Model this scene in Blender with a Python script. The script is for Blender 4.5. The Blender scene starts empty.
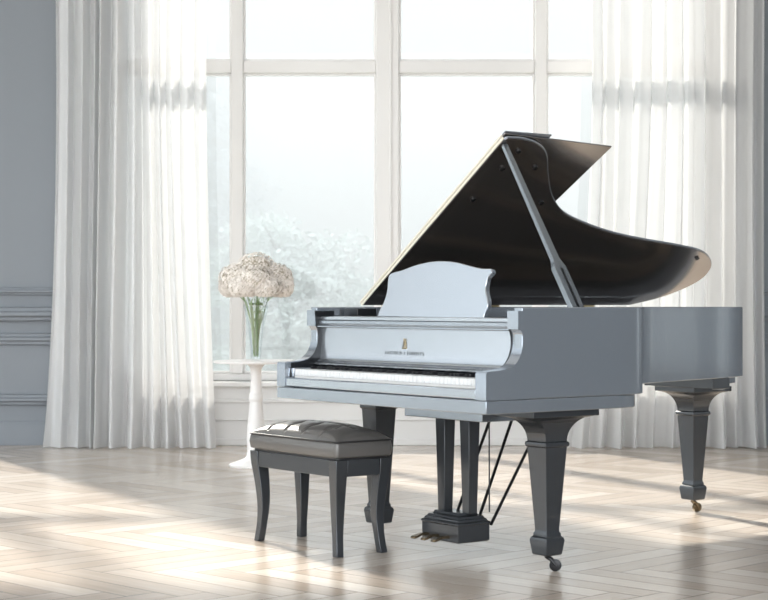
import bpy, bmesh, math, random
from mathutils import Vector, Matrix
S = bpy.context.scene
COL = S.collection
PI = math.pi
random.seed(7)

# ------------------------------------------------------------------ camera
F = 1700.0
cam_d = bpy.data.cameras.new('camera')
cam = bpy.data.objects.new('camera', cam_d); COL.objects.link(cam)
cam.location = (0, 0, 1.0); cam.rotation_euler = (PI/2, 0, 0)
cam_d.sensor_width = 36.0; cam_d.lens = F*36.0/768.0
cam_d.shift_y = 5.0/768.0
cam_d.clip_start = 0.1; cam_d.clip_end = 500
cam_d.dof.use_dof = True; cam_d.dof.focus_distance = 7.2; cam_d.dof.aperture_fstop = 7.0
S.camera = cam

# ------------------------------------------------------------------ world, sun, exposure
SKY = 0.60        # sky behind the window wall
SKY_FILL = 3.3    # sky behind the camera, raised as added front fill for the room
w = bpy.data.worlds.new('World'); S.world = w; w.use_nodes = True
nt = w.node_tree; nt.nodes.clear()
tc = nt.nodes.new('ShaderNodeTexCoord'); sx = nt.nodes.new('ShaderNodeSeparateXYZ')
rp = nt.nodes.new('ShaderNodeValToRGB'); bg = nt.nodes.new('ShaderNodeBackground'); out = nt.nodes.new('ShaderNodeOutputWorld')
mr = nt.nodes.new('ShaderNodeMapRange'); mr.inputs[1].default_value = -0.3; mr.inputs[2].default_value = 0.6
nt.links.new(tc.outputs['Generated'], sx.inputs[0]); nt.links.new(sx.outputs['Z'], mr.inputs[0])
nt.links.new(mr.outputs[0], rp.inputs[0]); nt.links.new(rp.outputs[0], bg.inputs[0]); nt.links.new(bg.outputs[0], out.inputs[0])
e = rp.color_ramp.elements
e[0].position = 0.0; e[0].color = (0.55, 0.55, 0.54, 1)
e[1].position = 1.0; e[1].color = (0.88, 0.94, 1.0, 1)
k = e.new(0.31); k.color = (0.70, 0.72, 0.72, 1)
k = e.new(0.36); k.color = (0.96, 0.985, 1.0, 1)
ms = nt.nodes.new('ShaderNodeMapRange'); ms.interpolation_type = 'SMOOTHSTEP'
ms.inputs[1].default_value = 0.45; ms.inputs[2].default_value = -0.35; ms.inputs[3].default_value = SKY; ms.inputs[4].default_value = SKY_FILL
nt.links.new(sx.outputs['Y'], ms.inputs[0]); nt.links.new(ms.outputs[0], bg.inputs[1])

sd = bpy.data.lights.new('sun', 'SUN'); sun = bpy.data.objects.new('sun', sd); COL.objects.link(sun)
el = math.radians(32)
dv = Vector((0.464*math.cos(el), -0.886*math.cos(el), -math.sin(el)))
sun.rotation_euler = dv.to_track_quat('-Z', 'Y').to_euler()
sun.location = (-6, 20, 9)
sd.energy = 7.2; sd.angle = math.radians(2.5); sd.color = (1.0, 0.92, 0.83)

S.view_settings.view_transform = 'Standard'; S.view_settings.look = 'None'
S.cycles.volume_bounces = 3
S.view_settings.exposure = 0.75; S.view_settings.gamma = 1.0; S.view_settings.use_curve_mapping = False

# ------------------------------------------------------------------ materials
def mat(name, color, rough=0.5, metal=0.0, coat=0.0, coat_r=0.05, spec=0.5, noise=None):
    m = bpy.data.materials.new(name); m.use_nodes = True
    b = m.node_tree.nodes['Principled BSDF']
    b.inputs['Base Color'].default_value = (*color, 1); b.inputs['Roughness'].default_value = rough
    b.inputs['Metallic'].default_value = metal
    b.inputs['Coat Weight'].default_value = coat; b.inputs['Coat Roughness'].default_value = coat_r
    b.inputs['Specular IOR Level'].default_value = spec
    if noise:
        sc, amt, dist = noise
        n = m.node_tree
        t = n.nodes.new('ShaderNodeTexCoord'); nz = n.nodes.new('ShaderNodeTexNoise'); nz.inputs['Scale'].default_value = sc
        nz.inputs['Detail'].default_value = 4
        r = n.nodes.new('ShaderNodeMapRange'); r.inputs[3].default_value = 1-amt; r.inputs[4].default_value = 1+amt
        mx = n.nodes.new('ShaderNodeMix'); mx.data_type = 'RGBA'; mx.blend_type = 'MULTIPLY'; mx.inputs[0].default_value = 1
        mx.inputs[6].default_value = (*color, 1)
        n.links.new(t.outputs['Object'], nz.inputs[0]); n.links.new(nz.outputs[0], r.inputs[0])
        n.links.new(r.outputs[0], mx.inputs[7]); n.links.new(mx.outputs[2], b.inputs['Base Color'])
        if dist:
            bp = n.nodes.new('ShaderNodeBump'); bp.inputs['Strength'].default_value = dist; bp.inputs['Distance'].default_value = 0.002
            n.links.new(nz.outputs[0], bp.inputs['Height']); n.links.new(bp.outputs[0], b.inputs['Normal'])
    return m

M = {}
M['case'] = mat('silver_lacquer', (0.38, 0.42, 0.47), 0.24, 0.75, 0.35, 0.06, noise=(3, 0.02, 0))
M['leg'] = mat('graphite_lacquer', (0.06, 0.066, 0.074), 0.27, 0.5, 0.3, 0.08, noise=(4, 0.03, 0))
M['silver'] = mat('bright_silver_lacquer', (0.48, 0.515, 0.56), 0.20, 0.85, 0.2, 0.05, noise=(3, 0.02, 0))
M['under'] = mat('dark_gloss_lacquer', (0.34, 0.32, 0.31), 0.16, 0.9, 0.3, 0.05, noise=(3, 0.03, 0))
M['black'] = mat('black_lacquer', (0.008, 0.009, 0.011), 0.3, 0.0, noise=(5, 0.05, 0))
M['edge'] = mat('cream_edge_glint', (0.80, 0.74, 0.62), 0.3, 0.25, noise=(20, 0.06, 0))  # cream stands in for light reflected off the lid's front edges
M['white_key'] = mat('ivory_key', (0.82, 0.83, 0.84), 0.22, noise=(30, 0.02, 0))
M['black_key'] = mat('ebony_key', (0.012, 0.012, 0.014), 0.2, noise=(30, 0.05, 0))
M['brass'] = mat('brass', (0.45, 0.36, 0.22), 0.28, 0.9, noise=(20, 0.05, 0))
M['pedal'] = mat('dark_brass', (0.20, 0.15, 0.09), 0.25, 0.9, noise=(20, 0.05, 0))
M['prop'] = mat('grey_prop_lacquer', (0.24, 0.265, 0.29), 0.25, 0.7, noise=(4, 0.03, 0))
M['dark_metal'] = mat('blackened_metal', (0.018, 0.018, 0.02), 0.3, 0.5, noise=(15, 0.08, 0))
M['gold_plate'] = mat('bronze_plate', (0.13, 0.10, 0.07), 0.4, 0.7, noise=(6, 0.1, 0.1))
M['soundboard'] = mat('dark_soundboard', (0.012, 0.010, 0.009), 0.5, noise=(12, 0.15, 0.1))
M['leather'] = mat('grey_leather', (0.125, 0.12, 0.115), 0.28, 0.15, 0.15, 0.2, noise=(160, 0.05, 0.25))
M['piping'] = mat('dark_piping', (0.02, 0.02, 0.022), 0.4, noise=(50, 0.05, 0))
M['wall'] = mat('grey_wall_paint', (0.215, 0.235, 0.262), 0.7, noise=(2, 0.02, 0))
M['white_paint'] = mat('white_woodwork', (0.80, 0.79, 0.78), 0.45, noise=(3, 0.015, 0))
M['ceiling'] = mat('ceiling_paint', (0.82, 0.82, 0.82), 0.8, noise=(2, 0.02, 0))
M['table'] = mat('white_table_lacquer', (0.86, 0.84, 0.83), 0.35, noise=(5, 0.015, 0))
M['stem'] = mat('green_stem', (0.22, 0.33, 0.13), 0.5, noise=(40, 0.2, 0))
M['core'] = mat('beige_green_buds', (0.50, 0.44, 0.34), 0.8, noise=(90, 0.3, 0.3))
M['petal'] = mat('cream_petal', (0.88, 0.82, 0.76), 0.6, noise=(60, 0.06, 0))
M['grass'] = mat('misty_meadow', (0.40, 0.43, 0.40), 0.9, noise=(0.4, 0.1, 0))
M['foliage'] = mat('blue_hazed_foliage', (0.38, 0.44, 0.46), 0.7, noise=(0.8, 0.12, 0))  # leaf colour paled towards grey-blue, haze painted in
M['foliage2'] = mat('pale_hazed_foliage', (0.48, 0.54, 0.51), 0.7, noise=(0.8, 0.12, 0))  # haze is worked into this leaf colour as well
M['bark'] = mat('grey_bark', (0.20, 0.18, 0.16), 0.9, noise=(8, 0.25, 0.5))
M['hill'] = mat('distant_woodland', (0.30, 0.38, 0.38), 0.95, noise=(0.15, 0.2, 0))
M['ink'] = mat('engraved_letter_ink', (0.06, 0.065, 0.07), 0.4, noise=(20, 0.05, 0))

def glass_thin(name, refl=0.06):
    m = bpy.data.materials.new(name); m.use_nodes = True; n = m.node_tree; n.nodes.clear()
    o = n.nodes.new('ShaderNodeOutputMaterial'); mx = n.nodes.new('ShaderNodeMixShader')
    t = n.nodes.new('ShaderNodeBsdfTransparent'); t.inputs[0].default_value = (0.97, 0.985, 0.985, 1)
    g = n.nodes.new('ShaderNodeBsdfGlossy'); g.inputs['Roughness'].default_value = 0.02
    mx.inputs[0].default_value = refl
    n.links.new(t.outputs[0], mx.inputs[1]); n.links.new(g.outputs[0], mx.inputs[2]); n.links.new(mx.outputs[0], o.inputs[0])
    return m
M['pane'] = glass_thin('window_glass', 0.02)
M['vase'] = glass_thin('vase_glass', 0.10)

def sheer(name):
    m = bpy.data.materials.new(name); m.use_nodes = True; n = m.node_tree; n.nodes.clear()
    o = n.nodes.new('ShaderNodeOutputMaterial')
    t = n.nodes.new('ShaderNodeBsdfTransparent'); tl = n.nodes.new('ShaderNodeBsdfTranslucent'); d = n.nodes.new('ShaderNodeBsdfDiffuse')
    tl.inputs[0].default_value = (0.58, 0.58, 0.575, 1); d.inputs[0].default_value = (0.94, 0.94, 0.945, 1)
    a = n.nodes.new('ShaderNodeMixShader'); b = n.nodes.new('ShaderNodeMixShader')
    a.inputs[0].default_value = 0.6
    n.links.new(tl.outputs[0], a.inputs[1]); n.links.new(d.outputs[0], a.inputs[2])
    tcn = n.nodes.new('ShaderNodeTexCoord'); nz = n.nodes.new('ShaderNodeTexNoise'); nz.inputs['Scale'].default_value = 3
    r = n.nodes.new('ShaderNodeMapRange'); r.inputs[3].default_value = 0.80; r.inputs[4].default_value = 0.88
    n.links.new(tcn.outputs['Object'], nz.inputs[0]); n.links.new(nz.outputs[0], r.inputs[0]); n.links.new(r.outputs[0], b.inputs[0])
    n.links.new(t.outputs[0], b.inputs[1]); n.links.new(a.outputs[0], b.inputs[2]); n.links.new(b.outputs[0], o.inputs[0])
    return m
M['sheer'] = sheer('sheer_voile')

def parquet():
    m = bpy.data.materials.new('herringbone_parquet'); m.use_nodes = True; n = m.node_tree
    b = n.nodes['Principled BSDF']; L = n.links
    def math_(op, a, c=None, d=None):
        q = n.nodes.new('ShaderNodeMath'); q.operation = op
        for i, v in enumerate((a, c, d)):
            if v is None: continue
            if isinstance(v, (int, float)): q.inputs[i].default_value = v
            else: L.new(v, q.inputs[i])
        return q.outputs[0]
    tcn = n.nodes.new('ShaderNodeTexCoord'); mp = n.nodes.new('ShaderNodeMapping')
    PW = 0.125
    mp.inputs['Rotation'].default_value = (0, 0, math.radians(45)); mp.inputs['Scale'].default_value = (1/PW, 1/PW, 1)
    L.new(tcn.outputs['Object'], mp.inputs[0])
    s = n.nodes.new('ShaderNodeSeparateXYZ'); L.new(mp.outputs[0], s.inputs[0]); u, v = s.outputs[0], s.outputs[1]
    N = 6.0
    i = math_('FLOOR', u); j = math_('FLOOR', v)
    k = math_('FLOORED_MODULO', math_('SUBTRACT', i, j), 2*N)
    hor = math_('LESS_THAN', k, N)
    ah = math_('FLOORED_MODULO', math_('SUBTRACT', u, j), 2*N)
    av = math_('FLOORED_MODULO', math_('SUBTRACT', math_('SUBTRACT', v, i), 1.0), 2*N)
    fh = math_('FRACT', v); fv = math_('FRACT', u)
    def mixv(f, a, c):   # f ? a : c
        return math_('ADD', math_('MULTIPLY', f, a), math_('MULTIPLY', math_('SUBTRACT', 1.0, f), c))
    along = mixv(hor, ah, av); across = mixv(hor, fh, fv)
    idh = math_('FLOOR', math_('DIVIDE', math_('SUBTRACT', u, j), 2*N)); idv = math_('FLOOR', math_('DIVIDE', math_('SUBTRACT', math_('SUBTRACT', v, i), 1.0), 2*N))
    ida = mixv(hor, j, math_('ADD', i, 517.0)); idb = mixv(hor, idh, idv)
    cb = n.nodes.new('ShaderNodeCombineXYZ'); L.new(ida, cb.inputs[0]); L.new(idb, cb.inputs[1]); L.new(hor, cb.inputs[2])
    wn = n.nodes.new('ShaderNodeTexWhiteNoise'); L.new(cb.outputs[0], wn.inputs[0])
    e1 = math_('MINIMUM', across, math_('SUBTRACT', 1.0, across)); e2 = math_('MINIMUM', along, math_('SUBTRACT', N, along))
    ed = math_('MINIMUM', e1, e2)
    gap = n.nodes.new('ShaderNodeMapRange'); gap.inputs[1].default_value = 0.0; gap.inputs[2].default_value = 0.04
    L.new(ed, gap.inputs[0])
    # grain stretched along the plank
    gc = n.nodes.new('ShaderNodeCombineXYZ'); L.new(math_('MULTIPLY', along, 0.35), gc.inputs[0]); L.new(math_('MULTIPLY', across, 6.0), gc.inputs[1])
    L.new(math_('MULTIPLY', wn.outputs[0], 57.0), gc.inputs[2])
    nz = n.nodes.new('ShaderNodeTexNoise'); nz.inputs['Scale'].default_value = 1.3; nz.inputs['Detail'].default_value = 5; L.new(gc.outputs[0], nz.inputs[0])
    r = n.nodes.new('ShaderNodeValToRGB'); L.new(math_('ADD', math_('MULTIPLY', wn.outputs[0], 0.65), math_('MULTIPLY', nz.outputs[0], 0.4)), r.inputs[0])
    el_ = r.color_ramp.elements
    el_[0].position = 0.1; el_[0].color = (0.43, 0.355, 0.29, 1); el_[1].position = 0.9; el_[1].color = (0.66, 0.59, 0.52, 1)
    mx = n.nodes.new('ShaderNodeMix'); mx.data_type = 'RGBA'; mx.inputs[6].default_value = (0.20, 0.16, 0.13, 1)
    L.new(gap.outputs[0], mx.inputs[0]); L.new(r.outputs[0], mx.inputs[7]); L.new(mx.outputs[2], b.inputs['Base Color'])
    rr = n.nodes.new('ShaderNodeMapRange'); rr.inputs[3].default_value = 0.15; rr.inputs[4].default_value = 0.25
    L.new(nz.outputs[0], rr.inputs[0]); L.new(rr.outputs[0], b.inputs['Roughness'])
    bp = n.nodes.new('ShaderNodeBump'); bp.inputs['Strength'].default_value = 0.25; bp.inputs['Distance'].default_value = 0.002
    L.new(math_('ADD', gap.outputs[0], math_('MULTIPLY', wn.outputs[0], 0.3)), bp.inputs['Height']); L.new(bp.outputs[0], b.inputs['Normal'])
    b.inputs['Specular IOR Level'].default_value = 0.6
    return m
M['floor'] = parquet()

# ------------------------------------------------------------------ mesh helpers
def obj(name, bm, m, parent=None, bevel=0.0, seg=2, angle=32, tf=None):
    bmesh.ops.recalc_face_normals(bm, faces=bm.faces)
    me = bpy.data.meshes.new(name); bm.to_mesh(me); bm.free()
    for p in me.polygons: p.use_smooth = True
    me.set_sharp_from_angle(angle=math.radians(angle))
    if m is not None: me.materials.append(m if not isinstance(m, str) else M[m])
    o = bpy.data.objects.new(name, me); COL.objects.link(o)
    if parent: o.parent = parent
    if bevel:
        b = o.modifiers.new('bevel', 'BEVEL'); b.width = bevel; b.segments = seg; b.limit_method = 'ANGLE'; b.angle_limit = math.radians(35)
        b.harden_normals = False
    return o

def tag(o, label=None, cat=None, group=None, kind=None):
    if label: o['label'] = label
    if cat: o['category'] = cat
    if group: o['group'] = group
    if kind: o['kind'] = kind
    return o

def empty(name, loc, rz=0.0):
    o = bpy.data.objects.new(name, None); COL.objects.link(o); o.location = loc; o.rotation_euler = (0, 0, rz)
    o.empty_display_size = 0.1
    return o

def box(bm, x0, x1, y0, y1, z0, z1, T=lambda p: p):
    vs = [bm.verts.new(T((x, y, z))) for z in (z0, z1) for x, y in ((x0, y0), (x1, y0), (x1, y1), (x0, y1))]
    for f in ((0, 1, 2, 3), (4, 7, 6, 5), (0, 4, 5, 1), (1, 5, 6, 2), (2, 6, 7, 3), (3, 7, 4, 0)):
        bm.faces.new([vs[i] for i in f])

def prism(bm, pts0, pts1):
    """closed solid between two matching outlines of 3D points"""
    a = [bm.verts.new(p) for p in pts0]; b = [bm.verts.new(p) for p in pts1]
    n = len(a)
    bm.faces.new(a); bm.faces.new(list(reversed(b)))
    for i in range(n): bm.faces.new((a[i], b[i], b[(i+1) % n], a[(i+1) % n]))

def loft(bm, rings, cap=True):
    R = [[bm.verts.new(p) for p in r] for r in rings]
    n = len(R[0])
    for q in range(len(R)-1):
        for i in range(n): bm.faces.new((R[q][i], R[q][(i+1) % n], R[q+1][(i+1) % n], R[q+1][i]))
    if cap: bm.faces.new(list(reversed(R[0]))); bm.faces.new(R[-1])

def lathe(bm, prof, cx, cy, n=40, cap=True):
    loft(bm, [[(cx+r*math.cos(2*PI*i/n), cy+r*math.sin(2*PI*i/n), z) for i in range(n)] for r, z in prof], cap)

def tube(bm, pts, r, n=10, cap=True):
    pts = [Vector(p) for p in pts]; rings = []
    rr = r if isinstance(r, (list, tuple)) else [r]*len(pts)
    for i, p in enumerate(pts):
        d = (pts[min(i+1, len(pts)-1)]-pts[max(i-1, 0)]).normalized()
        up = Vector((0, 0, 1)) if abs(d.z) < 0.95 else Vector((1, 0, 0))
        s = d.cross(up).normalized(); t = s.cross(d).normalized()
        rings.append([tuple(p+s*math.cos(2*PI*k/n)*rr[i]+t*math.sin(2*PI*k/n)*rr[i]) for k in range(n)])
    loft(bm, rings, cap)

def cr(pts, n=8, closed=False):
    """Catmull-Rom through 2D points"""
    P = [Vector((*p, 0)) for p in pts]; outp = []
    N = len(P); segs = N if closed else N-1
    for i in range(segs):
        p1, p2 = P[i], P[(i+1) % N]
        p0 = P[i-1] if (closed or i > 0) else p1*2-p2
        p3 = P[(i+2) % N] if (closed or i+2 < N) else p2*2-p1
        for t in [q/n for q in range(n)]:
            v = 0.5*((2*p1)+(p2-p0)*t+(2*p0-5*p1+4*p2-p3)*t*t+(3*p1-p0-3*p2+p3)*t**3)
            outp.append((v.x, v.y))
    if not closed: outp.append((P[-1].x, P[-1].y))
    return outp

def inset(pts, d):
    """offset a closed 2D outline inward"""
    n = len(pts); ar = sum(pts[i][0]*pts[(i+1) % n][1]-pts[(i+1) % n][0]*pts[i][1] for i in range(n))
    s = 1 if ar > 0 else -1; r = []
    for i in range(n):
        p, a, b = Vector(pts[i]), Vector(pts[i-1]), Vector(pts[(i+1) % n])
        e1 = (p-a).normalized(); e2 = (b-p).normalized()
        n1 = Vector((-e1.y, e1.x))*s; n2 = Vector((-e2.y, e2.x))*s
        m_ = (n1+n2)
        if m_.length < 1e-6: m_ = n1
        m_ = m_.normalized(); c = max(0.5, m_.dot(n1))
        r.append(tuple(p+m_*(d/c)))
    return r

# ------------------------------------------------------------------ the room
YW = 12.14          # room face of the window wall
XL, XR, ZC = -5.5, 4.5, 4.75
def struct(name, bm, m, parent=None, **kw):
    o = obj(name, bm, m, parent, **kw)
    if parent is None: o['kind'] = 'structure'
    return o

bm = bmesh.new(); box(bm, XL-0.3, XR+0.3, -6, YW+0.25, -0.12, 0.0); struct('floor', bm, 'floor')
bm = bmesh.new(); box(bm, XL-0.3, XR+0.3, -1.0, YW+0.25, ZC, ZC+0.15); struct('ceiling', bm, 'ceiling')

def wall_holes(bm, u0, u1, v0, v1, holes, fn):
    """wall slab with rectangular openings; fn(bm, ua, ub, va, vb) adds a solid piece"""
    xs = sorted({u0, u1, *[h[0] for h in holes], *[h[1] for h in holes]})
    for a, b in zip(xs, xs[1:]):
        hs = [h for h in holes if h[0] <= a+1e-6 and h[1] >= b-1e-6]
        if hs:
            h = hs[0]
            fn(bm, a, b, v0, h[2]); fn(bm, a, b, h[3], v1)
        else: fn(bm, a, b, v0, v1)

WX0, WX1, WZ0, WZ1 = -1.95, 2.38, 0.455, 4.05
bm = bmesh.new()
wall_holes(bm, XL-0.3, XR+0.3, 0, ZC, [(WX0, WX1, WZ0, WZ1), (-5.15, -3.05, WZ0, 4.45)], lambda b_, a, c, d, e_: box(b_, a, c, YW, YW+0.25, d, e_))
struct('wall_back', bm, 'wall')
bm = bmesh.new()
wall_holes(bm, -6, YW, 0, ZC, [(2.0, 4.6, 0.5, 4.2), (6.3, 10.2, 0.12, 4.2)], lambda b_, a, c, d, e_: box(b_, XL-0.25, XL, a, c, d, e_))
struct('wall_left', bm, 'wall')
bm = bmesh.new()
wall_holes(bm, -2, YW, 0, ZC, [(7.3, 7.75, 0.5, 4.2), (8.9, 9.25, 0.5, 4.2)], lambda b_, a, c, d, e_: box(b_, XR, XR+0.25, a, c, d, e_))
struct('wall_right', bm, 'wall')

# wainscot mouldings on the back wall, each a run of profile
def mould(name, x0, x1, z0, z1, depth, m, steps=3):
    bm = bmesh.new(); h = z1-z0
    prof = [(0, z0)]
    for i in range(steps):
        t = (i+0.5)/steps
        prof += [(depth*(0.25+0.95*math.sin(PI*t)), z0+h*(i+0.15)/steps), (depth*(0.25+0.95*math.sin(PI*t)), z0+h*(i+0.85)/steps)]
    prof += [(0, z1)]
    prism(bm, [(x0, YW-d, z) for d, z in prof], [(x1, YW-d, z) for d, z in prof])
    return struct(name, bm, m, bevel=0.003)
k = 0
for x0, x1 in ((XL, -5.2), (-3.0, -2.06), (2.49, XR)):
    for z0, z1, d in ((1.070, 1.125, 0.045), (0.885, 0.985, 0.075), (0.715, 0.80, 0.045), (0.285, 0.365, 0.045)):
        k += 1; mould('trim_%d' % k, x0, x1, z0, z1, d, 'wall')
def baseb(name, pts0, pts1, m):
    bm = bmesh.new(); prism(bm, pts0, pts1); struct(name, bm, m, bevel=0.002)
bp_ = [(0, 0), (0.03, 0), (0.03, 0.14), (0.022, 0.155), (0.014, 0.17), (0, 0.17)]
baseb('baseboard_back', [(XL, YW-d, z) for d, z in bp_], [(XR, YW-d, z) for d, z in bp_], 'wall')
baseb('baseboard_right', [(XR-d, -2, z) for d, z in bp_], [(XR-d, YW-0.03, z) for d, z in bp_], 'wall')
baseb('baseboard_left', [(XL+d, -6, z) for d, z in bp_], [(XL+d, YW-0.03, z) for d, z in bp_], 'wall')
# white panelling beneath the main window
bm = bmesh.new(); box(bm, WX0-0.1, WX1+0.1, YW-0.035, YW, 0.0, 0.425); struct('trim_40', bm, 'white_paint', bevel=0.003)
bm = bmesh.new(); box(bm, WX0-0.1, WX1+0.1, YW-0.06, YW-0.035, 0.305, 0.33); struct('trim_41', bm, 'white_paint', bevel=0.006)
bm = bmesh.new(); box(bm, WX0-0.1, WX1+0.1, YW-0.05, YW-0.035, 0.178, 0.186); struct('trim_42', bm, 'white_paint', bevel=0.003)
bm = bmesh.new(); box(bm, WX0-0.1, WX1+0.1, YW-0.055, YW-0.035, 0.0, 0.05); struct('trim_43', bm, 'white_paint', bevel=0.006)

def window(name, xs, z0, z1, zt, heavy, parent_depth=0.10):
    """xs: mullion centre lines; frame members are separate meshes under one window"""
    root = empty(name, ((xs[0]+xs[-1])/2, YW+0.06, z0)); root['kind'] = 'structure'
    cx = (xs[0]+xs[-1])/2
    def T(p): return (p[0]-cx, p[1]-(YW+0.06), p[2]-z0)
    def bar(nm, x0, x1, za, zb, y0=YW+0.02, y1=YW+0.13):
        bm = bmesh.new(); box(bm, x0, x1, y0, y1, za, zb, T); return obj(nm, bm, 'white_paint', root, bevel=0.008)
    L_, R_ = xs[0], xs[-1]
    bar('window_frame', L_, L_+0.06, z0, z1); bar('window_frame', R_-0.06, R_, z0, z1)
    bar('window_frame', L_+0.06, R_-0.06, z1-0.07, z1); bar('window_frame', L_+0.06, R_-0.06, z0, z0+0.055)
    for i, x in enumerate(xs[1:-1]):
        hw = 0.082 if i in heavy else 0.042
        bar('mullion', x-hw, x+hw, z0+0.055, z1-0.07, YW+0.0, YW+0.13)
        if i in heavy:
            bm = bmesh.new(); box(bm, x+0.012, x+0.03, YW-0.012, YW+0.0, z0+0.055, z1-0.07, T); obj('bead', bm, 'white_paint', root, bevel=0.004)
    edges = [L_+0.06]+[q for i, x in enumerate(xs[1:-1]) for q in ((x-(0.082 if i in heavy else 0.042)), (x+(0.082 if i in heavy else 0.042)))]+[R_-0.06]
    for q in range(0, len(edges), 2):
        a, b = edges[q], edges[q+1]
        bar('transom_bar', a, b, zt-0.045, zt+0.045, YW+0.01, YW+0.12)
        for za, zb in ((z0+0.055, zt-0.045), (zt+0.045, z1-0.07)):
            # slim sash round each pane
            bm = bmesh.new()
            for c in ((a, a+0.016, za, zb), (b-0.016, b, za, zb), (a+0.016, b-0.016, za, za+0.016), (a+0.016, b-0.016, zb-0.016, zb)):
                box(bm, c[0], c[1], YW+0.045, YW+0.085, c[2], c[3], T)
            obj('sash', bm, 'white_paint', root, bevel=0.003)
            bm = bmesh.new(); box(bm, a+0.012, b-0.012, YW+0.062, YW+0.068, za+0.012, zb-0.012, T); obj('pane', bm, 'pane', root)
    bm = bmesh.new(); box(bm, L_-0.1, R_+0.1, YW-0.11, YW+0.13, z0-0.035, z0+0.0, T); obj('window_sill', bm, 'white_paint', root, bevel=0.008)
    return root
window('window_1', [WX0, (237-384)/140, (387.5-384)/140, (541-384)/140, WX1], WZ0, WZ1, 1+(305-66.5)/140, (1,))
window('window_2', [-5.15, -4.1, -3.05], WZ0, 4.45, 3.0, ())

def side_window(name, y0, y1, z0, z1, XL=XL, n=3):
    root = empty(name, (XL-0.12, (y0+y1)/2, z0)); root['kind'] = 'structure'; cy = (y0+y1)/2
    def T(p): return (p[0]-(XL-0.12), p[1]-cy, p[2]-z0)
    for s_, nm in (((y0, y0+0.07, z0, z1), 'window_frame'), ((y1-0.07, y1, z0, z1), 'window_frame'), ((y0+0.07, y1-0.07, z0, z0+0.07), 'window_frame'), ((y0+0.07, y1-0.07, z1-0.07, z1), 'window_frame')):
        bm = bmesh.new(); box(bm, XL-0.18, XL-0.06, s_[0], s_[1], s_[2], s_[3], T); obj(nm, bm, 'white_paint', root, bevel=0.006)
    for i in range(1, n):
        y = y0+(y1-y0)*i/n
        bm = bmesh.new(); box(bm, XL-0.17, XL-0.07, y-0.04, y+0.04, z0+0.07, z1-0.07, T); obj('mullion', bm, 'white_paint', root, bevel=0.006)
    bm = bmesh.new(); box(bm, XL-0.123, XL-0.117, y0+0.06, y1-0.06, z0+0.06, z1-0.06, T); obj('pane', bm, 'pane', root)
side_window('window_3', 6.3, 10.2, 0.12, 4.2)
side_window('window_4', 2.0, 4.6, 0.5, 4.2)
side_window('added_window_5', 7.3, 7.75, 0.5, 4.2, XR+0.25, 1)  # unseen narrow window, added for a bright band reflected on the tail
side_window('added_window_6', 8.9, 9.25, 0.5, 4.2, XR+0.25, 1)  # second unseen slot added for the tail's reflected bands

# ------------------------------------------------------------------ outside
bm = bmesh.new()
N_ = 24
g = [[bm.verts.new((-90+180*i/N_, 13.0+170*j/N_, -0.9+0.35*math.sin(i*0.9)*math.cos(j*0.7)-(0.004*(170*j/N_)))) for j in range(N_+1)] for i in range(N_+1)]
for i in range(N_):
    for j in range(N_): bm.faces.new((g[i][j], g[i+1][j], g[i+1][j+1], g[i][j+1]))
tag(obj('ground', bm, 'grass'), kind='structure')

def leaf_cloud(bm, centres, n, size, rng):
    for _ in range(n):
        c, r = centres[rng.randrange(len(centres))]
        d = Vector((rng.gauss(0, 1), rng.gauss(0, 1), rng.gauss(0, 1))).normalized()*rng.random()**0.4
        p = Vector(c)+Vector((d.x*r[0], d.y*r[1], d.z*r[2]))
        u = Vector((rng.gauss(0, 1), rng.gauss(0, 1), rng.gauss(0, 0.6))).normalized(); v = u.cross(Vector((rng.gauss(0, 1), rng.gauss(0, 1), rng.gauss(0, 1)))).normalized()
        s = size*(0.6+0.8*rng.random())
        vs = [bm.verts.new(p+u*s), bm.verts.new(p+v*s*0.45), bm.verts.new(p-u*s), bm.verts.new(p-v*s*0.45)]
        bm.faces.new(vs)

def tree(name, label, x, y, h, wd, m, seed, conical, n=7000):
    rng = random.Random(seed)
    root = empty(name, (x, y, -1.0)); tag(root, label, 'tree', 'trees in the mist outside the window')
    bm = bmesh.new(); cen = []
    tube(bm, [(0, 0, 0), (0.1, 0, h*0.35), (-0.05, 0.05, h*0.7), (0, 0, h*0.95)], [0.22*wd/2, 0.16*wd/2, 0.09*wd/2, 0.02], 10)
    obj('trunk', bm, 'bark', root)
    bm = bmesh.new()
    tiers = 11
    for t in range(tiers):
        z = h*(0.18+0.78*t/(tiers-1)); fr = (1-t/(tiers-0.3)) if conical else math.sqrt(max(0.05, 1-((t-4)/7.5)**2))
        for q in range(5 if t < tiers-2 else 3):
            a = rng.random()*2*PI; rad = wd*fr*(0.5+0.5*rng.random())*0.62
            e_ = (rad*math.cos(a), rad*math.sin(a), z-0.1+rng.random()*0.5)
            tube(bm, [(0, 0, z-0.3), (e_[0]*0.5, e_[1]*0.5, z), e_], [0.05, 0.035, 0.012], 6)
            rr = wd*(0.16+0.16*fr)
            cen.append((e_, (rr*1.25, rr*1.25, rr*0.55))); cen.append(((e_[0]*0.45, e_[1]*0.45, z), (rr*1.1, rr*1.1, rr*0.6)))
    obj('branches', bm, 'bark', root)
    bm = bmesh.new(); leaf_cloud(bm, cen, n, 0.085, rng); tag(obj('foliage', bm, m, root), kind='stuff')
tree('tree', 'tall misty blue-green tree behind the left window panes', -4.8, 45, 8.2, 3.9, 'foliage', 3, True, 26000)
tree('tree', 'low misty pale green bushy tree outside, directly behind the vase of flowers', -2.1, 34.5, 3.4, 2.5, 'foliage2', 5, False, 15000)
bm = bmesh.new(); prev = None; rngh = random.Random(4)
top = [(x, 1.5+6.0*math.exp(-((x+22)/16)**2)+2.5*math.exp(-((x-18)/14)**2)+0.5*rngh.random()) for x in range(-80, 81, 2)]
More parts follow.
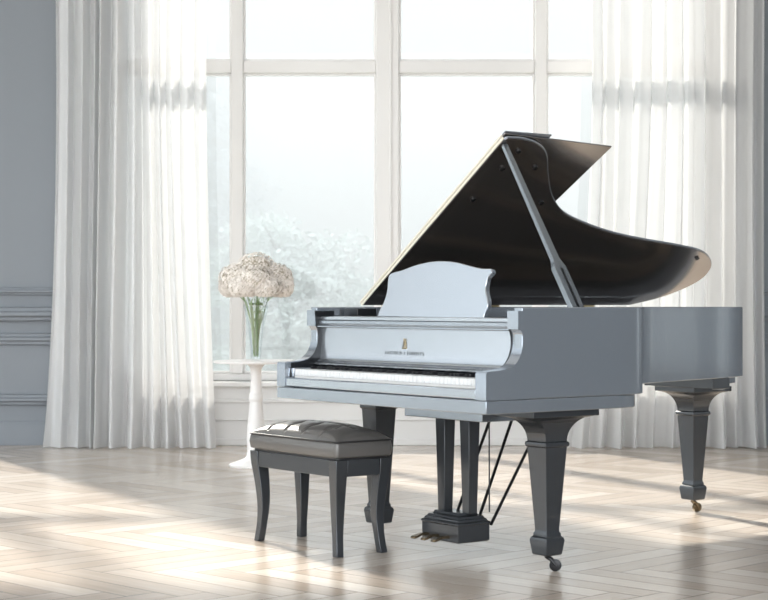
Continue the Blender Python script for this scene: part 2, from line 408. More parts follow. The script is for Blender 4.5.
loft(bm, [[(x, 150, -4), (x, 166, z_*0.8), (x, 174, z_), (x, 184, z_*0.7), (x, 196, -4)] for x, z_ in top])
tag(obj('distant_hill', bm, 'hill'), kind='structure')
# mist between the house and the trees
mm = bpy.data.materials.new('morning_mist'); mm.use_nodes = True; n = mm.node_tree; n.nodes.clear()
o_ = n.nodes.new('ShaderNodeOutputMaterial'); vs_ = n.nodes.new('ShaderNodeVolumeScatter'); vs_.inputs['Color'].default_value = (0.965, 0.975, 0.985, 1)
vs_.inputs['Density'].default_value = 0.036; vs_.inputs['Anisotropy'].default_value = 0.0; 
va_ = n.nodes.new('ShaderNodeVolumeAbsorption'); va_.inputs['Color'].default_value = (0, 0, 0, 1); va_.inputs['Density'].default_value = 0.041
ad_ = n.nodes.new('ShaderNodeAddShader'); n.links.new(vs_.outputs[0], ad_.inputs[0]); n.links.new(va_.outputs[0], ad_.inputs[1]); n.links.new(ad_.outputs[0], o_.inputs['Volume'])
MIST = True
if MIST:
    bm = bmesh.new(); box(bm, -60, 60, 20, 140, -6, 9); o = obj('mist', bm, mm); o['kind'] = 'stuff'; tag(o, 'white morning mist hanging in front of the trees outside', 'mist')

# ------------------------------------------------------------------ curtains
def curtain(name, x0t, x1t, x0b, x1b, folds, seed, label, y=11.86):
    rng = random.Random(seed); NX, NZ = 420, 40; ZT = 4.25
    ph = []; acc = 0
    ws = [0.6+0.9*rng.random() for _ in range(folds)]; tot = sum(ws)
    bounds = [0]
    for w_ in ws: acc += w_/tot; bounds.append(acc)
    am = [0.55+0.6*rng.random() for _ in range(folds)]
    sk = [rng.uniform(-0.12, 0.12) for _ in range(folds+1)]
    def wave(t, zt):
        # zt 0 bottom..1 top
        for i in range(folds):
            if t <= bounds[i+1] or i == folds-1:
                f = (t-bounds[i])/(bounds[i+1]-bounds[i]); A_ = am[i]; break
        return A_*(math.sin(2*PI*f)+0.28*math.sin(4*PI*f+sk[i]*8+2.0*(1-zt)))
    bm = bmesh.new(); grid = []
    for iz in range(NZ+1):
        q = iz/NZ; z = 0.008+(ZT-0.008)*q**1.25; zt = z/ZT; row = []
        fl = (1-min(1, z/2.6))**1.6
        flare = (1-min(1, z/0.35))**2
        for ix in range(NX+1):
            t = ix/NX
            xa = x0t+(x1t-x0t)*t; xb = x0b+(x1b-x0b)*t
            x = xa+(xb-xa)*fl 
            a = 0.060+0.018*(1-zt)
            yy = y+a*wave(t, zt)+0.008*math.sin(2.1*z+t*17) - 0.05*flare*(0.5+0.5*math.sin(t*37+seed)) 
            x += 0.02*math.sin(z*0.9+t*11)*(1-zt) + 0.010*math.cos(2*PI*t*folds)
            row.append(bm.verts.new((x, yy, z)))
        grid.append(row)
    for iz in range(NZ):
        for ix in range(NX): bm.faces.new((grid[iz][ix], grid[iz][ix+1], grid[iz+1][ix+1], grid[iz+1][ix]))
    o = obj(name, bm, 'sheer', angle=180); tag(o, label, 'curtain', 'sheer window curtains')
    return o
KC = 11.86/1700
curtain('curtain', (54-384)*KC, (204-384)*KC, (42-384)*KC, (218-384)*KC, 11, 2, 'sheer white floor-length curtain at the left side of the window')
curtain('curtain', (590-384)*KC, (762-384)*KC, (566-384)*KC, (768-384)*KC, 12, 5, 'sheer white floor-length curtain at the right side of the window, behind the piano tail')

# ------------------------------------------------------------------ piano frame of reference
PR = Vector((0.3617, 6.027)); AX = Vector((-0.594, 0.805)); BX = Vector((0.805, 0.594)); W = 1.365
RZ = math.atan2(-0.805, 0.594)
def world_ab(a, b): return PR+AX*a+BX*b
def root_at(name, a, b, z=0.0):
    p = world_ab(a, b); return empty(name, (p.x, p.y, z), RZ)
CA, CB = 0.68, 1.1
def P(a, b, z): return (-(a-CA), b-CB, z)
def TP(p): return P(*p)
piano = root_at('grand_piano', CA, CB)
tag(piano, 'silver-grey lacquered grand piano with raised lid on the parquet', 'piano')
def pbox(name, a0, a1, b0, b1, z0, z1, m, parent=piano, bevel=0.003, label=None):
    bm = bmesh.new(); box(bm, a0, a1, b0, b1, z0, z1, TP); o = obj(name, bm, m, parent, bevel=bevel)
    if label: o['label'] = label
    return o
def w2p(x, y, z):
    d = Vector((x, y))-PR; return P(d.dot(AX), d.dot(BX), z)

# rim outline (a, b)
bent = cr([(0, 0.60), (0, 0.72), (0.02, 0.795), (0.08, 0.842), (0.18, 0.912), (0.32, 1.025), (0.46, 1.165), (0.58, 1.345), (0.66, 1.58), (0.735, 1.85), (0.79, 2.09),
           (0.845, 2.265), (0.94, 2.39), (1.06, 2.435), (1.20, 2.405), (1.315, 2.27), (W, 2.05), (W, 1.9)], 8)
rim_out = [(0.0006, 0.17)]+bent+[(W-0.0006, 0.17)]
rim_in = inset(rim_out, 0.045)
nR = len(rim_out)
bm = bmesh.new()
# U-shaped rim: outer wall, inner wall, joined at the two front ends
o0 = [bm.verts.new(P(a, b, 0.66)) for a, b in rim_out]; o1 = [bm.verts.new(P(a, b, 0.991)) for a, b in rim_out]
i0 = [bm.verts.new(P(a, (b if 0 < q < nR-1 else 0.17), 0.66)) for q, (a, b) in enumerate(rim_in)]; i1 = [bm.verts.new(P(a, (b if 0 < q < nR-1 else 0.17), 0.991)) for q, (a, b) in enumerate(rim_in)]
for q in range(nR-1):
    bm.faces.new((o0[q], o0[q+1], o1[q+1], o1[q])); bm.faces.new((i0[q], i1[q], i1[q+1], i0[q+1]))
    bm.faces.new((o1[q], o1[q+1], i1[q+1], i1[q])); bm.faces.new((o0[q], i0[q], i0[q+1], o0[q+1]))
for q in (0, nR-1): bm.faces.new((o0[q], o1[q], i1[q], i0[q]))
obj('rim', bm, 'case', piano, bevel=0.003)
# floor of the case, soundboard, iron plate
full = [(a, b) for a, b in inset([(0, 0.20)]+bent+[(W, 0.20)], 0.046)]
bm = bmesh.new(); prism(bm, [P(a, b, 0.70) for a, b in full], [P(a, b, 0.72) for a, b in full]); obj('bottom_board', bm, 'black', piano)
bm = bmesh.new(); prism(bm, [P(a, b, 0.86) for a, b in full], [P(a, b, 0.87) for a, b in full]); obj('soundboard', bm, 'soundboard', piano)
pl = inset(full, 0.05)
bm = bmesh.new(); hole = inset(full, 0.13); 
q0 = [bm.verts.new(P(a, b, 0.895)) for a, b in pl]; q1 = [bm.verts.new(P(a, b, 0.895)) for a, b in hole]; q2 = [bm.verts.new(P(a, b, 0.87)) for a, b in pl]; q3 = [bm.verts.new(P(a, b, 0.87)) for a, b in hole]
for q in range(len(pl)):
    r_ = (q+1) % len(pl)
    bm.faces.new((q0[q], q0[r_], q1[r_], q1[q])); bm.faces.new((q0[q], q2[q], q2[r_], q0[r_])); bm.faces.new((q1[q], q1[r_], q3[r_], q3[q]))
for (a0, b0), (a1, b1) in (((0.45, 0.5), (0.95, 2.1)), ((0.75, 0.5), (1.08, 2.15)), ((1.05, 0.5), (1.2, 2.1)), ((0.25, 0.5), (0.62, 1.3))):
    tube(bm, [P(a0, b0, 0.895), P(a1, b1, 0.895)], 0.018, 8)
obj('iron_plate', bm, 'gold_plate', piano)

# key bed and under layers (a stepped band below the rim)
kb = [(0, 0.0), (0.0, 0.66), (0.01, 0.735), (0.04, 0.775), (0.09, 0.80), (W-0.02, 0.80), (W-0.0, 0.76), (W, 0.0)]
bm = bmesh.new(); prism(bm, [P(a, b, 0.61) for a, b in kb], [P(a, b, 0.658) for a, b in kb]); obj('key_bed', bm, 'case', piano, bevel=0.003)
# stepped under-frame at the tail, follows the rim inset
tail = [p for p in bent if p[1] > 2.0]
def tail_step(d, z0, z1, m, nm, bmin):
    src = inset([(0.4, 1.2)]+tail+[(W, 1.2)], d)[1:-1]; src = [p for p in src if p[1] > bmin]
    bm = bmesh.new(); prism(bm, [P(a, b, z0) for a, b in src], [P(a, b, z1) for a, b in src]); obj(nm, bm, m, piano, bevel=0.002)
tail_step(0.035, 0.628, 0.66, 'case', 'tail_moulding', 2.20)
tail_step(0.075, 0.598, 0.628, 'case', 'tail_moulding', 2.18)

# cheeks with the S-curved arm
prof = [(0.0, 0.66), (0.0, 0.753), (0.004, 0.761)]+cr([(0.012, 0.763), (0.05, 0.765), (0.087, 0.7685), (0.118, 0.776), (0.1426, 0.792), (0.162, 0.82), (0.172, 0.855), (0.171, 0.89), (0.162, 0.910)], 6)+[(0.150, 0.912), (0.150, 0.979), (0.20, 0.979), (0.20, 0.66)]
for a0, a1 in ((0.0, 0.06), (W-0.06, W)):
    bm = bmesh.new(); prism(bm, [P(a0, b, z) for b, z in prof], [P(a1, b, z) for b, z in prof]); obj('cheek', bm, 'case', piano)
for a0 in (0.0602, W-0.0606):   # added black sheet inside each cheek, stands in for a dark reflection
    lp_ = [(b-0.006 if b > 0.02 else 0.022, z-0.004 if z < 0.9 else z) for b, z in prof[3:-4]]
    lp_ = [(0.022, 0.70)]+[(b, z) for b, z in lp_ if b > 0.03]+[(0.150, 0.975), (0.25, 0.975), (0.25, 0.70)]
    bm = bmesh.new(); prism(bm, [P(a0, b, z) for b, z in lp_], [P(a0+0.0004, b, z) for b, z in lp_]); obj('cheek_dark_sheet', bm, 'black', piano)
# key blocks
for a0, a1 in ((0.06, 0.076), (W-0.082, W-0.06)): pbox('key_block', a0, a1, 0.03, 0.2, 0.70, 0.738, 'silver')
pbox('key_slip', 0.06, W-0.06, 0.004, 0.026, 0.66, 0.700, 'silver', bevel=0.006)
# keyboard
kbd = pbox('keyboard', 0.077, W-0.083, 0.035, 0.20, 0.66, 0.706, 'white_paint', bevel=0)
kbd['label'] = 'row of ivory and ebony keys'
x0k, x1k = 0.078, W-0.084; wk = (x1k-x0k)/52
bm = bmesh.new(); box(bm, -wk/2+0.0011, wk/2-0.0011, 0, 0.155, 0.0, 0.026); wkey = obj('white_key', bm, 'white_key', kbd, bevel=0.0012)
bm = bmesh.new(); loft(bm, [[(-0.0055, 0, 0), (0.0055, 0, 0), (0.0055, 0.085, 0), (-0.0055, 0.085, 0)], [(-0.0043, 0.005, 0.0125), (0.0043, 0.005, 0.0125), (0.0043, 0.085, 0.0125), (-0.0043, 0.085, 0.0125)]])
bkey = obj('black_key', bm, 'black_key', kbd, bevel=0.001)
names = 'CDEFGAB'; note = 6  # from the treble (a small) end: C8 then descending
seq = []
deg = 0
for i in range(52):
    o = wkey if i == 0 else wkey.copy()
    if i: COL.objects.link(o)
    o.parent = kbd; o.location = P(x0k+(i+0.5)*wk, 0.034, 0.707)
    # i=0 is C8, i=1 B7, i=2 A7 ... ; black key lies between white i and i+1 unless pair is C-B or F-E
    letter = 'CBAGFED'[i % 7]
    if i < 51 and letter not in 'CF': seq.append(i)
for c, i in enumerate(seq):
    o = bkey if c == 0 else bkey.copy()
    if c: COL.objects.link(o)
    o.parent = kbd; o.location = P(x0k+(i+1)*wk, 0.100, 0.733)
# fallboard: concave board behind the keys
fbp = cr([(0.148, 0.750), (0.147, 0.754), (0.156, 0.761), (0.170, 0.770), (0.178, 0.787), (0.1825, 0.82), (0.185, 0.862), (0.1865, 0.905)], 7)
fb2 = fbp+[(0.205, 0.905), (0.205, 0.748)]
bm = bmesh.new(); prism(bm, [P(0.0605, b, z) for b, z in fb2], [P(W-0.0605, b, z) for b, z in fb2]); fall = obj('fallboard', bm, 'silver', piano)
# top rails above the fallboard
bm = bmesh.new()
rp_ = [(0.160, 0.907), (0.160, 0.913), (0.168, 0.917), (0.172, 0.922), (0.172, 0.935), (0.205, 0.935), (0.205, 0.907)]
prism(bm, [P(0.0605, b, z) for b, z in rp_], [P(W-0.0605, b, z) for b, z in rp_]); obj('name_rail', bm, 'case', piano, bevel=0.001)
pbox('music_shelf', 0.0605, W-0.0605, 0.178, 0.43, 0.936, 0.953, 'silver', bevel=0.003)
pbox('shelf_block', 0.062, 0.145, 0.22, 0.27, 0.9535, 0.974, 'silver', bevel=0.003)
pbox('shelf_block', W-0.16, W-0.062, 0.30, 0.40, 0.9535, 0.985, 'black', bevel=0.003)
# the lettering and emblem on the fallboard
def ftext(body, a, z, size, m):
    cu = bpy.data.curves.new('lettering', 'FONT'); cu.body = body; cu.size = size; cu.extrude = 0.0006; cu.align_x = 'CENTER'; cu.space_character = 1.5
    cu.materials.append(M[m]); t = bpy.data.objects.new('lettering', cu); COL.objects.link(t); t.parent = fall
    dg = bpy.context.evaluated_depsgraph_get(); me = bpy.data.meshes.new_from_object(t.evaluated_get(dg)); bpy.data.objects.remove(t)
    t = bpy.data.objects.new('lettering', me); COL.objects.link(t); t.parent = fall
    t.location = P(a, 0.1800, z); t.rotation_euler = (PI/2-0.07, 0, 0); t['label'] = 'small dark engraved lettering'; return t
ftext('FACIOLD I EIHEEITS', 0.72, 0.803, 0.0195, 'ink')
bm = bmesh.new()
ez = 0.828; ea = 0.72; eb = 0.1822
for s in (-1, 1):
    tube(bm, [P(ea+s*0.004, eb, ez), P(ea+s*0.013, eb, ez+0.004), P(ea+s*0.010, eb, ez+0.018), P(ea+s*0.004, eb, ez+0.030), P(ea+s*0.006, eb, ez+0.040)], 0.0018, 6)
    tube(bm, [P(ea+s*0.0025, eb, ez+0.002), P(ea+s*0.0025, eb, ez+0.026)], 0.0008, 6)
tube(bm, [P(ea-0.014, eb, ez), P(ea+0.014, eb, ez)], 0.0018, 6); tube(bm, [P(ea-0.008, eb, ez+0.028), P(ea+0.008, eb, ez+0.028)], 0.0015, 6)
tube(bm, [P(ea, eb, ez), P(ea, eb, ez+0.036)], 0.001, 6)
tag(obj('emblem', bm, 'brass', fall), 'small golden lyre emblem')

# music desk
def desk_pt(u, v):
    kx = (u-384)/F; mz = (305-v)/F   # plane b = 0.26 + 0.22 (z-0.953)
    # X-kx Y=0, z=1+mz Y, b=0.26+0.22(z-0.953)
    # X=PRx+AXx a+BXx b
    Mx = Matrix(((AX.x-kx*AX.y, BX.x-kx*BX.y), (-0.22*mz*AX.y, 1-0.22*mz*BX.y)))
    rhs = Vector((-(PR.x-kx*PR.y), 0.26+0.22*(0.047+mz*PR.y)))
    s = Mx.inverted() @ rhs; Y = PR.y+AX.y*s[0]+BX.y*s[1]
    return s[0], s[1], 1+mz*Y
left = cr([(377, 316.6), (380, 309), (384.5, 300), (387, 290), (387.5, 283), (389, 275), (394, 272)], 4)
topc = cr([(394, 272), (402, 270), (414, 265.5), (428, 262), (441, 261), (455, 262), (469, 265.5), (481, 268.3), (491, 268.5)], 4)
right = cr([(491, 268.5), (491.5, 273), (488, 277), (485.8, 284), (485.5, 291), (487.3, 299), (487.5, 306), (484.5, 313), (483, 318.3)], 4)
outl = left[:-1]+topc[:-1]+right
fr = [desk_pt(u, v) for u, v in outl]
bm = bmesh.new(); prism(bm, [P(a, b, z) for a, b, z in fr], [P(a, b+0.022, z-0.004) for a, b, z in fr]); obj('music_desk', bm, 'silver', piano, bevel=0.003)

# ---- lid, hinged on the bass side
phi = math.radians(34.5); cph, sph = math.cos(phi), math.sin(phi)
def Lp(s, b, h):   # s from hinge, h above underside
    return P(W-s*cph+h*sph*1.0, b, 0.996+s*sph+h*cph)
lo = [(0.0, 0.44), (1.145, 0.44)]+cr([(1.158, 0.455), (1.158, 0.535), (1.138, 0.624), (1.080, 0.716), (0.944, 0.827), (0.816, 0.944), (0.706, 1.095), (0.629, 1.301), (0.575, 1.50), (0.535, 1.72), (0.497, 1.98), (0.455, 2.173), (0.369, 2.312), (0.27, 2.365), (0.174, 2.335), (0.07, 2.215), (0.0, 2.05)], 7)
def slab(name, outline, h0, h1, m, parent, bevel=0.002):
    bm = bmesh.new(); prism(bm, [Lp(s, b, h0) for s, b in outline], [Lp(s, b, h1) for s, b in outline]); return obj(name, bm, m, parent, bevel=bevel)
lid = slab('lid', lo, 0.003, 0.011, 'case', piano)
slab('lid_underside', inset(lo, 0.006), 0.0, 0.0029, 'under', lid, 0)
slab('front_flap', [(0.0, 0.445), (1.163, 0.445), (1.133, 1.042), (0.0, 0.94)], 0.016, 0.023, 'under', lid)
slab('flap_leaf', [(0.0, 0.445), (1.168, 0.445), (1.168, 0.69), (0.0, 0.69)], 0.0235, 0.028, 'case', lid)
for nm, h0, h1 in (('edge_glint', 0.0, 0.0112), ('edge_glint', 0.0145, 0.0232)):
    bm = bmesh.new()
    prism(bm, [Lp(0.0, 0.436, h0), Lp(1.150, 0.436, h0), Lp(1.150, 0.436, h1), Lp(0.0, 0.436, h1)], [Lp(0.0, 0.4395, h0), Lp(1.150, 0.4395, h0), Lp(1.150, 0.4395, h1), Lp(0.0, 0.4395, h1)])
    obj(nm, bm, 'edge', lid)  # bright edge reflection put in as cream strips
for s, b in ((1.085, 0.558), (0.975, 0.552), (0.995, 0.713), (0.773, 0.909), (0.771, 0.54), (0.406, 2.174)):
    bm = bmesh.new(); n_ = 16; r_ = 0.010
    loft(bm, [[Lp(s+r_*math.cos(2*PI*i/n_), b+r_*math.sin(2*PI*i/n_), h) for i in range(n_)] for h in (-0.008, -0.0005)]); obj('rubber_bumper', bm, 'black', lid)
for s_, b0 in ((0, 0.55), (0, 1.1), (0, 1.7)):
    bm = bmesh.new(); tube(bm, [P(W+0.004, b0, 0.994), P(W+0.004, b0+0.12, 0.994)], 0.006, 10); obj('hinge', bm, 'brass', piano)
# prop stick
def prop():
    base = Vector(P(0.03, 0.47, 0.975)); topp = Vector(Lp(1.118, 0.462, -0.002))
    mid = base.lerp(topp, 0.27)
    d = (topp-base).normalized(); s = Vector((0, 1, 0)); s = (s-d*s.dot(d)).normalized(); t = d.cross(s)
    def ring(c, w_, th): return [tuple(c+s*w_*x+t*th*y) for x, y in ((-1, -1), (1, -1), (1, 1), (-1, 1))]
    bm = bmesh.new()
    loft(bm, [ring(base, 0.030, 0.012), ring(base.lerp(topp, 0.25), 0.030, 0.012), ring(mid, 0.024, 0.012), ring(base.lerp(topp, 0.30), 0.017, 0.010), ring(topp, 0.012, 0.008)])
    o = obj('lid_prop', bm, 'prop', piano, bevel=0.002)
    bm = bmesh.new(); loft(bm, [[tuple(Vector(q)-t*0.0135) for q in ring(base.lerp(topp, f_), 0.005, 0.001)] for f_ in (0.02, 0.24)]); obj('prop_slot', bm, 'black', o)
prop()

# ---- legs
def rect(a, b, ha, hb, z): return [P(a-ha, b-hb, z), P(a+ha, b-hb, z), P(a+ha, b+hb, z), P(a-ha, b+hb, z)]
def piano_leg(a, b, lab, cast_da, cast_db, plate=(0.11, 0.165), zt=0.61, metal='dark_metal', lift=0.0):
    bm = bmesh.new(); rings = []
    for z, h in ((0.062, 0.036), (0.066, 0.040), (0.118, 0.047), (0.128, 0.044), (0.134, 0.037), (0.143, 0.037), (0.150, 0.033), (0.160, 0.0325), (0.468+lift, 0.053), (0.471+lift, 0.058), (0.479+lift, 0.060), (0.487+lift, 0.058), (0.490+lift, 0.053)):
        rings.append(rect(a, b, h, h, z))
    loft(bm, rings); leg = obj('leg', bm, 'leg', piano, bevel=0.0015)
    if lab: leg['label'] = lab
    bm = bmesh.new(); rings = []
    zc0, zc1 = 0.490+lift, zt-0.025
    for i in range(13):
        t = i/12; e_ = 1-math.sqrt(max(0, 1-t*t))
        rings.append(rect(a, b, 0.053+(plate[0]-0.008-0.053)*e_, 0.053+(plate[1]-0.01-0.053)*e_, zc0+(zc1-zc0)*t))
    loft(bm, rings); obj('capital', bm, 'leg', leg, bevel=0.001)
    bm = bmesh.new(); box(bm, a-plate[0], a+plate[0], b-plate[1], b+plate[1], zc1, zt, TP); obj('top_plate', bm, 'leg', leg, bevel=0.003)
    # caster: stem, fork, wheel
    bm = bmesh.new()
    tube(bm, [P(a, b, 0.064), P(a, b, 0.050)], 0.010, 12)
    ca, cb_ = a+cast_da, b+cast_db; ax = Vector((-cast_db, cast_da)).normalized()
    for s in (-1, 1):
        oa, ob = ax.x*0.013*s, ax.y*0.013*s
        tube(bm, [P(a+oa*0.6, b+ob*0.6, 0.054), P((a+ca)/2+oa, (b+cb_)/2+ob, 0.045), P(ca+oa, cb_+ob, 0.024)], [0.008, 0.007, 0.006], 8)
    tube(bm, [P(ca-ax.x*0.016, cb_-ax.y*0.016, 0.023), P(ca+ax.x*0.016, cb_+ax.y*0.016, 0.023)], 0.005, 10)
    c = obj('caster', bm, metal, leg)
    bm = bmesh.new(); c0, c1 = Vector(P(ca-ax.x*0.009, cb_-ax.y*0.009, 0.0235)), Vector(P(ca+ax.x*0.009, cb_+ax.y*0.009, 0.0235))
    d = (c1-c0); up = Vector((0, 0, 1)); sd_ = d.normalized().cross(up)
    rr = [(0.0, 0.017), (0.12, 0.0225), (0.5, 0.0235), (0.88, 0.0225), (1.0, 0.017)]
    loft(bm, [[tuple(c0+d*t+(up*math.sin(2*PI*i/28)+sd_*math.cos(2*PI*i/28))*r) for i in range(28)] for t, r in rr]); obj('wheel', bm, metal, leg)
piano_leg(0.14, 0.415, None, -0.022, 0.022)
piano_leg(1.27, 0.46, None, 0.02, 0.02, plate=(0.075, 0.08), lift=0.085)
piano_leg(1.08, 2.20, None, -0.005, 0.022, plate=(0.13, 0.13), metal='pedal')
# long cross plate that carries the tail leg
pbox('tail_plate', 0.80, 1.24, 2.03, 2.15, 0.61, 0.66, 'leg')

# ---- lyre with pedals and brace rods
lyre_top = pbox('lyre_plate', 0.36, 0.85, 0.28, 0.48, 0.552, 0.609, 'case')
for a in (0.58, 0.735):
    bm = bmesh.new()
    loft(bm, [rect(a, 0.40, 0.021, 0.021, 0.175), rect(a, 0.40, 0.030, 0.028, 0.552)]); obj('lyre_post', bm, 'leg', piano, bevel=0.002)
bm = bmesh.new()
rings = []
for z, g_ in ((0.075, 0.006), (0.08, 0.0), (0.143, 0.0), (0.147, -0.004), (0.152, -0.004), (0.158, 0.006), (0.165, 0.008), (0.168, 0.014), (0.176, 0.018), (0.180, 0.032), (0.190, 0.036)):
    ha, hb = 0.116-g_, 0.080-g_; rings.append(rect(0.663, 0.395, ha, hb, z-0.012))
loft(bm, rings); lyre_box = obj('pedal_box', bm, 'leg', piano, bevel=0.0015)
for a in (0.61, 0.675, 0.74):
    bm = bmesh.new(); rings = []
    for b, z, hw, ht in ((0.32, 0.097, 0.008, 0.006), (0.28, 0.098, 0.008, 0.005), (0.27, 0.095, 0.010, 0.005), (0.255, 0.091, 0.014, 0.005), (0.24, 0.088, 0.013, 0.005), (0.233, 0.087, 0.008, 0.003)):
        z -= 0.012; rings.append([P(a-hw, b, z-ht), P(a+hw, b, z-ht), P(a+hw, b, z+ht), P(a-hw, b, z+ht)])
    loft(bm, rings); obj('pedal', bm, 'pedal', piano, bevel=0.0015)
for (x0, y0, z0), (x1, y1, z1) in (((0.292, 6.80, 0.17), (0.483, 7.2, 0.612)), ((0.38, 6.78, 0.155), (0.574, 7.2, 0.612)), ((0.424, 6.74, 0.13), (0.716, 7.2, 0.612)), ((0.417, 6.73, 0.18), (0.418, 6.76, 0.612))):
    bm = bmesh.new(); thin = 0.0065 if x1 != 0.418 else 0.003
    tube(bm, [w2p(x0, y0, z0), w2p(x1, y1, z1)], thin, 10); obj('brace_rod', bm, 'dark_metal', piano)

# ------------------------------------------------------------------ bench
bench = root_at('piano_bench', 1.19, 0.095)
tag(bench, 'grey padded piano bench with tufted leather seat, standing before the keyboard', 'bench')
HA, HB = 0.322, 0.138
def Q(x, y, z): return (x, y, z)   # bench frame: x = -a, y = b
def bbox(name, x0, x1, y0, y1, z0, z1, m, bevel=0.002):
    bm = bmesh.new(); box(bm, x0, x1, y0, y1, z0, z1); return obj(name, bm, m, bench, bevel=bevel)
for sx_, sy_ in ((1, -1), (-1, -1), (-1, 1), (1, 1)):
    bm = bmesh.new(); rings = []
    for i in range(15):
        t = i/14; z = 0.385*(1-t)
        half = 0.029-0.0125*min(1, t*1.25)
        # sabre curve: in at two thirds, out at the foot
        off = 0.0 if t < 0.2 else 0.045*math.sin((t-0.2)/0.8*PI*0.72)**1.3 if t < 0.99 else 0.0
        off = 0.018*math.sin(max(0, (t-0.12))/0.88*PI*0.9)-0.006*max(0, t-0.6)/0.4
        cx = sx_*(HA-0.030-off); cy = sy_*(HB-0.030-off*0.55)
        rings.append([(cx-half, cy-half, z), (cx+half, cy-half, z), (cx+half, cy+half, z), (cx-half, cy+half, z)])
    loft(bm, rings); obj('leg', bm, 'leg', bench, bevel=0.0025)
for x0, x1, y0, y1 in ((-HA+0.06, HA-0.06, -HB+0.006, -HB+0.026), (-HA+0.06, HA-0.06, HB-0.026, HB-0.006), (HA-0.026, HA-0.006, -HB+0.06, HB-0.06), (-HA+0.006, -HA+0.026, -HB+0.06, HB-0.06)):
    bbox('apron', x0, x1, y0, y1, 0.318, 0.385, 'leg')
def rrect(hx, hy, r, n=6):
    pts = []
    for cx, cy, a0 in ((hx-r, hy-r, 0), (-hx+r, hy-r, PI/2), (-hx+r, -hy+r, PI), (hx-r, -hy+r, 3*PI/2)):
        for i in range(n+1): a = a0+PI/2*i/n; pts.append((cx+r*math.cos(a), cy+r*math.sin(a)))
    return pts
bm = bmesh.new(); loft(bm, [[(x, y, z) for x, y in rrect(HA-0.01+g_, HB-0.01+g_, 0.02)] for z, g_ in ((0.386, 0), (0.3925, 0))]); obj('seat_board', bm, 'piping', bench)
bm = bmesh.new(); loft(bm, [[(x, y, z) for x, y in rrect(HA+g_, HB+g_, 0.02)] for z, g_ in ((0.393, -0.004), (0.398, 0.002), (0.425, 0.006), (0.450, 0.002), (0.456, -0.003))]); obj('seat_base', bm, 'leather', bench)
bm = bmesh.new(); pr_ = rrect(HA+0.003, HB+0.003, 0.02)
pr_ = pr_+[pr_[0]]
tube(bm, [(x, y, 0.4575) for x, y in pr_], 0.0035, 8, False); obj('piping', bm, 'piping', bench)
bm = bmesh.new(); NX, NY = 130, 60; grid = []
for i in range(NX+1):
    row = []
    for j in range(NY+1):
        u = -1+2*i/NX; v = -1+2*j/NY
        dome = ((1-abs(u)**3.2)*(1-abs(v)**2.6))
        z = 0.4575+0.062*max(0, dome)**0.55
        # four pleats running front to back with two buttons on each
        x = u*HA; y = v*HB
        dip = 0
        for c in (-0.6, -0.2, 0.2, 0.6):
            bulge = abs(u-c)
            ends = max(0, 1-max(0, 0.35-abs(v))*0.0)
            dip += 0.017*math.exp(-(bulge/0.018)**2)*min(1, (1-abs(v))*6)*(0.45+0.55*(abs(v)>0)*math.exp(-((abs(v)-0.62)/0.28)**2))
            dip += 0.009*math.exp(-(bulge/0.07)**2-((abs(v)-0.45)/0.16)**2)
        dip += 0.006*math.exp(-((v)/0.06)**2)*(abs(u) < 0.8)
        z -= dip
        row.append(bm.verts.new((x*(1.0), y, max(z, 0.4575))))
    grid.append(row)
for i in range(NX):
    for j in range(NY): bm.faces.new((grid[i][j], grid[i+1][j], grid[i+1][j+1], grid[i][j+1]))
obj('seat_cushion', bm, 'leather', bench, angle=80)
for c in (-0.6, -0.2, 0.2, 0.6):
    for v in (-0.45, 0.45):
        bm = bmesh.new(); lathe(bm, [(0.004, 0.4975), (0.0075, 0.4985), (0.0065, 0.5015), (0.002, 0.5025)], c*HA, v*HB, 14); obj('button', bm, 'leather', bench)

# ------------------------------------------------------------------ side table, vase and flowers
TX, TY = -0.795, 10.56
tbl = empty('side_table', (TX, TY, 0)); tag(tbl, 'round white pedestal table beside the window, holding the vase', 'table')
bm = bmesh.new(); lathe(bm, [(0.262, 0.640), (0.267, 0.647), (0.267, 0.652), (0.262, 0.655), (0.0, 0.655)][:4], 0, 0, 64)
obj('tabletop', bm, 'table', tbl)
pf = cr([(0.165, 0.0), (0.165, 0.014), (0.12, 0.03), (0.066, 0.055), (0.055, 0.10), (0.058, 0.17), (0.055, 0.235), (0.045, 0.32), (0.0385, 0.395)], 6)
pf = pf[:-1]+[(0.038, 0.400), (0.0425, 0.408), (0.0435, 0.425), (0.0415, 0.445), (0.037, 0.453)]+cr([(0.0375, 0.458), (0.034, 0.50), (0.033, 0.56), (0.036, 0.60), (0.055, 0.628), (0.12, 0.6395)], 6)
bm = bmesh.new(); lathe(bm, pf, 0, 0, 48); obj('pedestal', bm, 'table', tbl)
vase = empty('vase', (TX, TY, 0.655)); tag(vase, 'slender clear glass vase on the white pedestal table', 'vase')
vp = [(0.030, 0.001), (0.033, 0.004), (0.033, 0.012)]
outer = cr([(0.033, 0.012), (0.034, 0.05), (0.040, 0.12), (0.055, 0.22), (0.072, 0.30), (0.080, 0.345)], 6)
bm = bmesh.new(); lathe(bm, [(0.030, 0.001)]+outer+[(0.0815, 0.348), (0.079, 0.348)]+[(r-0.0025, max(z, 0.02)) for r, z in reversed(outer[:-1])]+[(0.004, 0.019)], 0, 0, 40)
obj('glass_body', bm, 'vase', vase)
bq = empty('flower_bouquet', (TX, TY, 0.677)); tag(bq, 'domed bouquet of tiny cream-white flowers in the glass vase', 'flowers')
rng = random.Random(11)
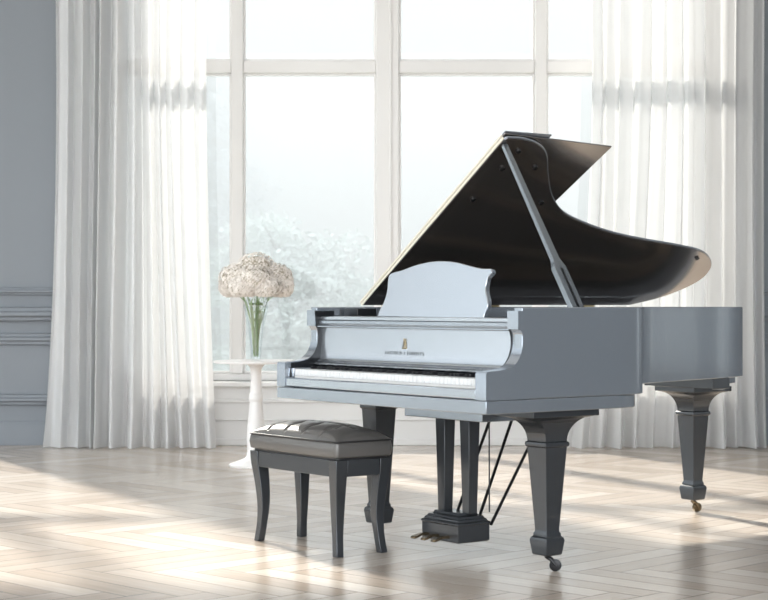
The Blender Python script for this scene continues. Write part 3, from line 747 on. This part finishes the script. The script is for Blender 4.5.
heads = [((0.0, 0.0, 0.535), 0.125, 0.115), ((-0.115, -0.02, 0.485), 0.115, 0.095), ((0.115, 0.01, 0.485), 0.115, 0.095), ((0.0, -0.10, 0.475), 0.125, 0.09), ((0.0, 0.11, 0.48), 0.12, 0.09),
         ((-0.155, 0.02, 0.435), 0.078, 0.07), ((0.158, -0.02, 0.435), 0.078, 0.07), ((-0.065, -0.11, 0.435), 0.10, 0.07), ((0.07, -0.11, 0.435), 0.10, 0.07)]
for hi, (c, rx, rz) in enumerate(heads):
    bm = bmesh.new(); n_ = 620
    for q in range(n_):
        zz = 1-2*(q+0.5)/n_; 
        a = q*2.39996; rr = math.sqrt(1-zz*zz)
        d = Vector((rr*math.cos(a), rr*math.sin(a), zz)); rad = 0.90+0.14*rng.random()
        p = Vector(c)+Vector((d.x*rx, d.y*rx, d.z*rz))*rad
        if p.z < 0.375: p.z = 0.375+rng.random()*0.02
        nrm = (d+Vector((rng.gauss(0, .25), rng.gauss(0, .25), rng.gauss(0, .25)))).normalized()
        s_ = nrm.orthogonal().normalized(); t_ = nrm.cross(s_); sz = 0.0105*(0.8+0.5*rng.random()); o_a = rng.random()*PI
        ctr = bm.verts.new(p+nrm*0.001)
        ring = []
        for k_ in range(10):
            rad_ = sz if k_ % 2 == 0 else sz*0.5; an = o_a+2*PI*k_/10
            ring.append(bm.verts.new(p+(s_*math.cos(an)+t_*math.sin(an))*rad_+nrm*(0.003 if k_ % 2 == 0 else 0.0)))
        for k_ in range(10): bm.faces.new((ctr, ring[k_], ring[(k_+1) % 10]))
    hd = obj('flower_head', bm, 'petal', bq, angle=60)
    bm = bmesh.new(); bmesh.ops.create_uvsphere(bm, u_segments=20, v_segments=12, radius=1.0, matrix=Matrix.Translation(c) @ Matrix.Diagonal((rx*0.86, rx*0.86, rz*0.80, 1)))
    obj('flower_core', bm, 'core', hd)
for hi, (c, rx, rz) in enumerate(heads):
    for q in range(3):
        ex, ey = c[0]*0.6+rng.uniform(-0.03, 0.03), c[1]*0.6+rng.uniform(-0.03, 0.03)
        k_ = min(1.0, 0.062/max(1e-3, math.hypot(ex*0.9, ey*0.9)))
        bx_, by_ = rng.uniform(-0.014, 0.014), rng.uniform(-0.014, 0.014)
        bm = bmesh.new()
        tube(bm, [(bx_, by_, 0.003), (bx_*1.2+ex*0.08, by_+ey*0.08, 0.10), (ex*0.42*k_, ey*0.42*k_, 0.20), (ex*0.8*k_, ey*0.8*k_, 0.30), (ex*k_*1.0, ey*k_*1.0, 0.345), (c[0]*0.85, c[1]*0.85, 0.40)], [0.003, 0.003, 0.0028, 0.0025, 0.0022, 0.002], 6)
        # small side leaves
        for l_ in range(4):
            z = 0.17+0.05*l_; f_ = (z-0.1)/0.2; px_, py_ = ex*0.6*k_*f_*0.8, ey*0.6*k_*f_*0.8
            an = rng.random()*2*PI; L_ = 0.022
            d = Vector((math.cos(an)*0.5, math.sin(an)*0.5, 1)).normalized(); s_ = d.orthogonal().normalized()*0.004
            p = Vector((px_, py_, z))
            bm.faces.new([bm.verts.new(p), bm.verts.new(p+d*L_*0.5+s_), bm.verts.new(p+d*L_), bm.verts.new(p+d*L_*0.5-s_)])
        obj('stem', bm, 'stem', bq)
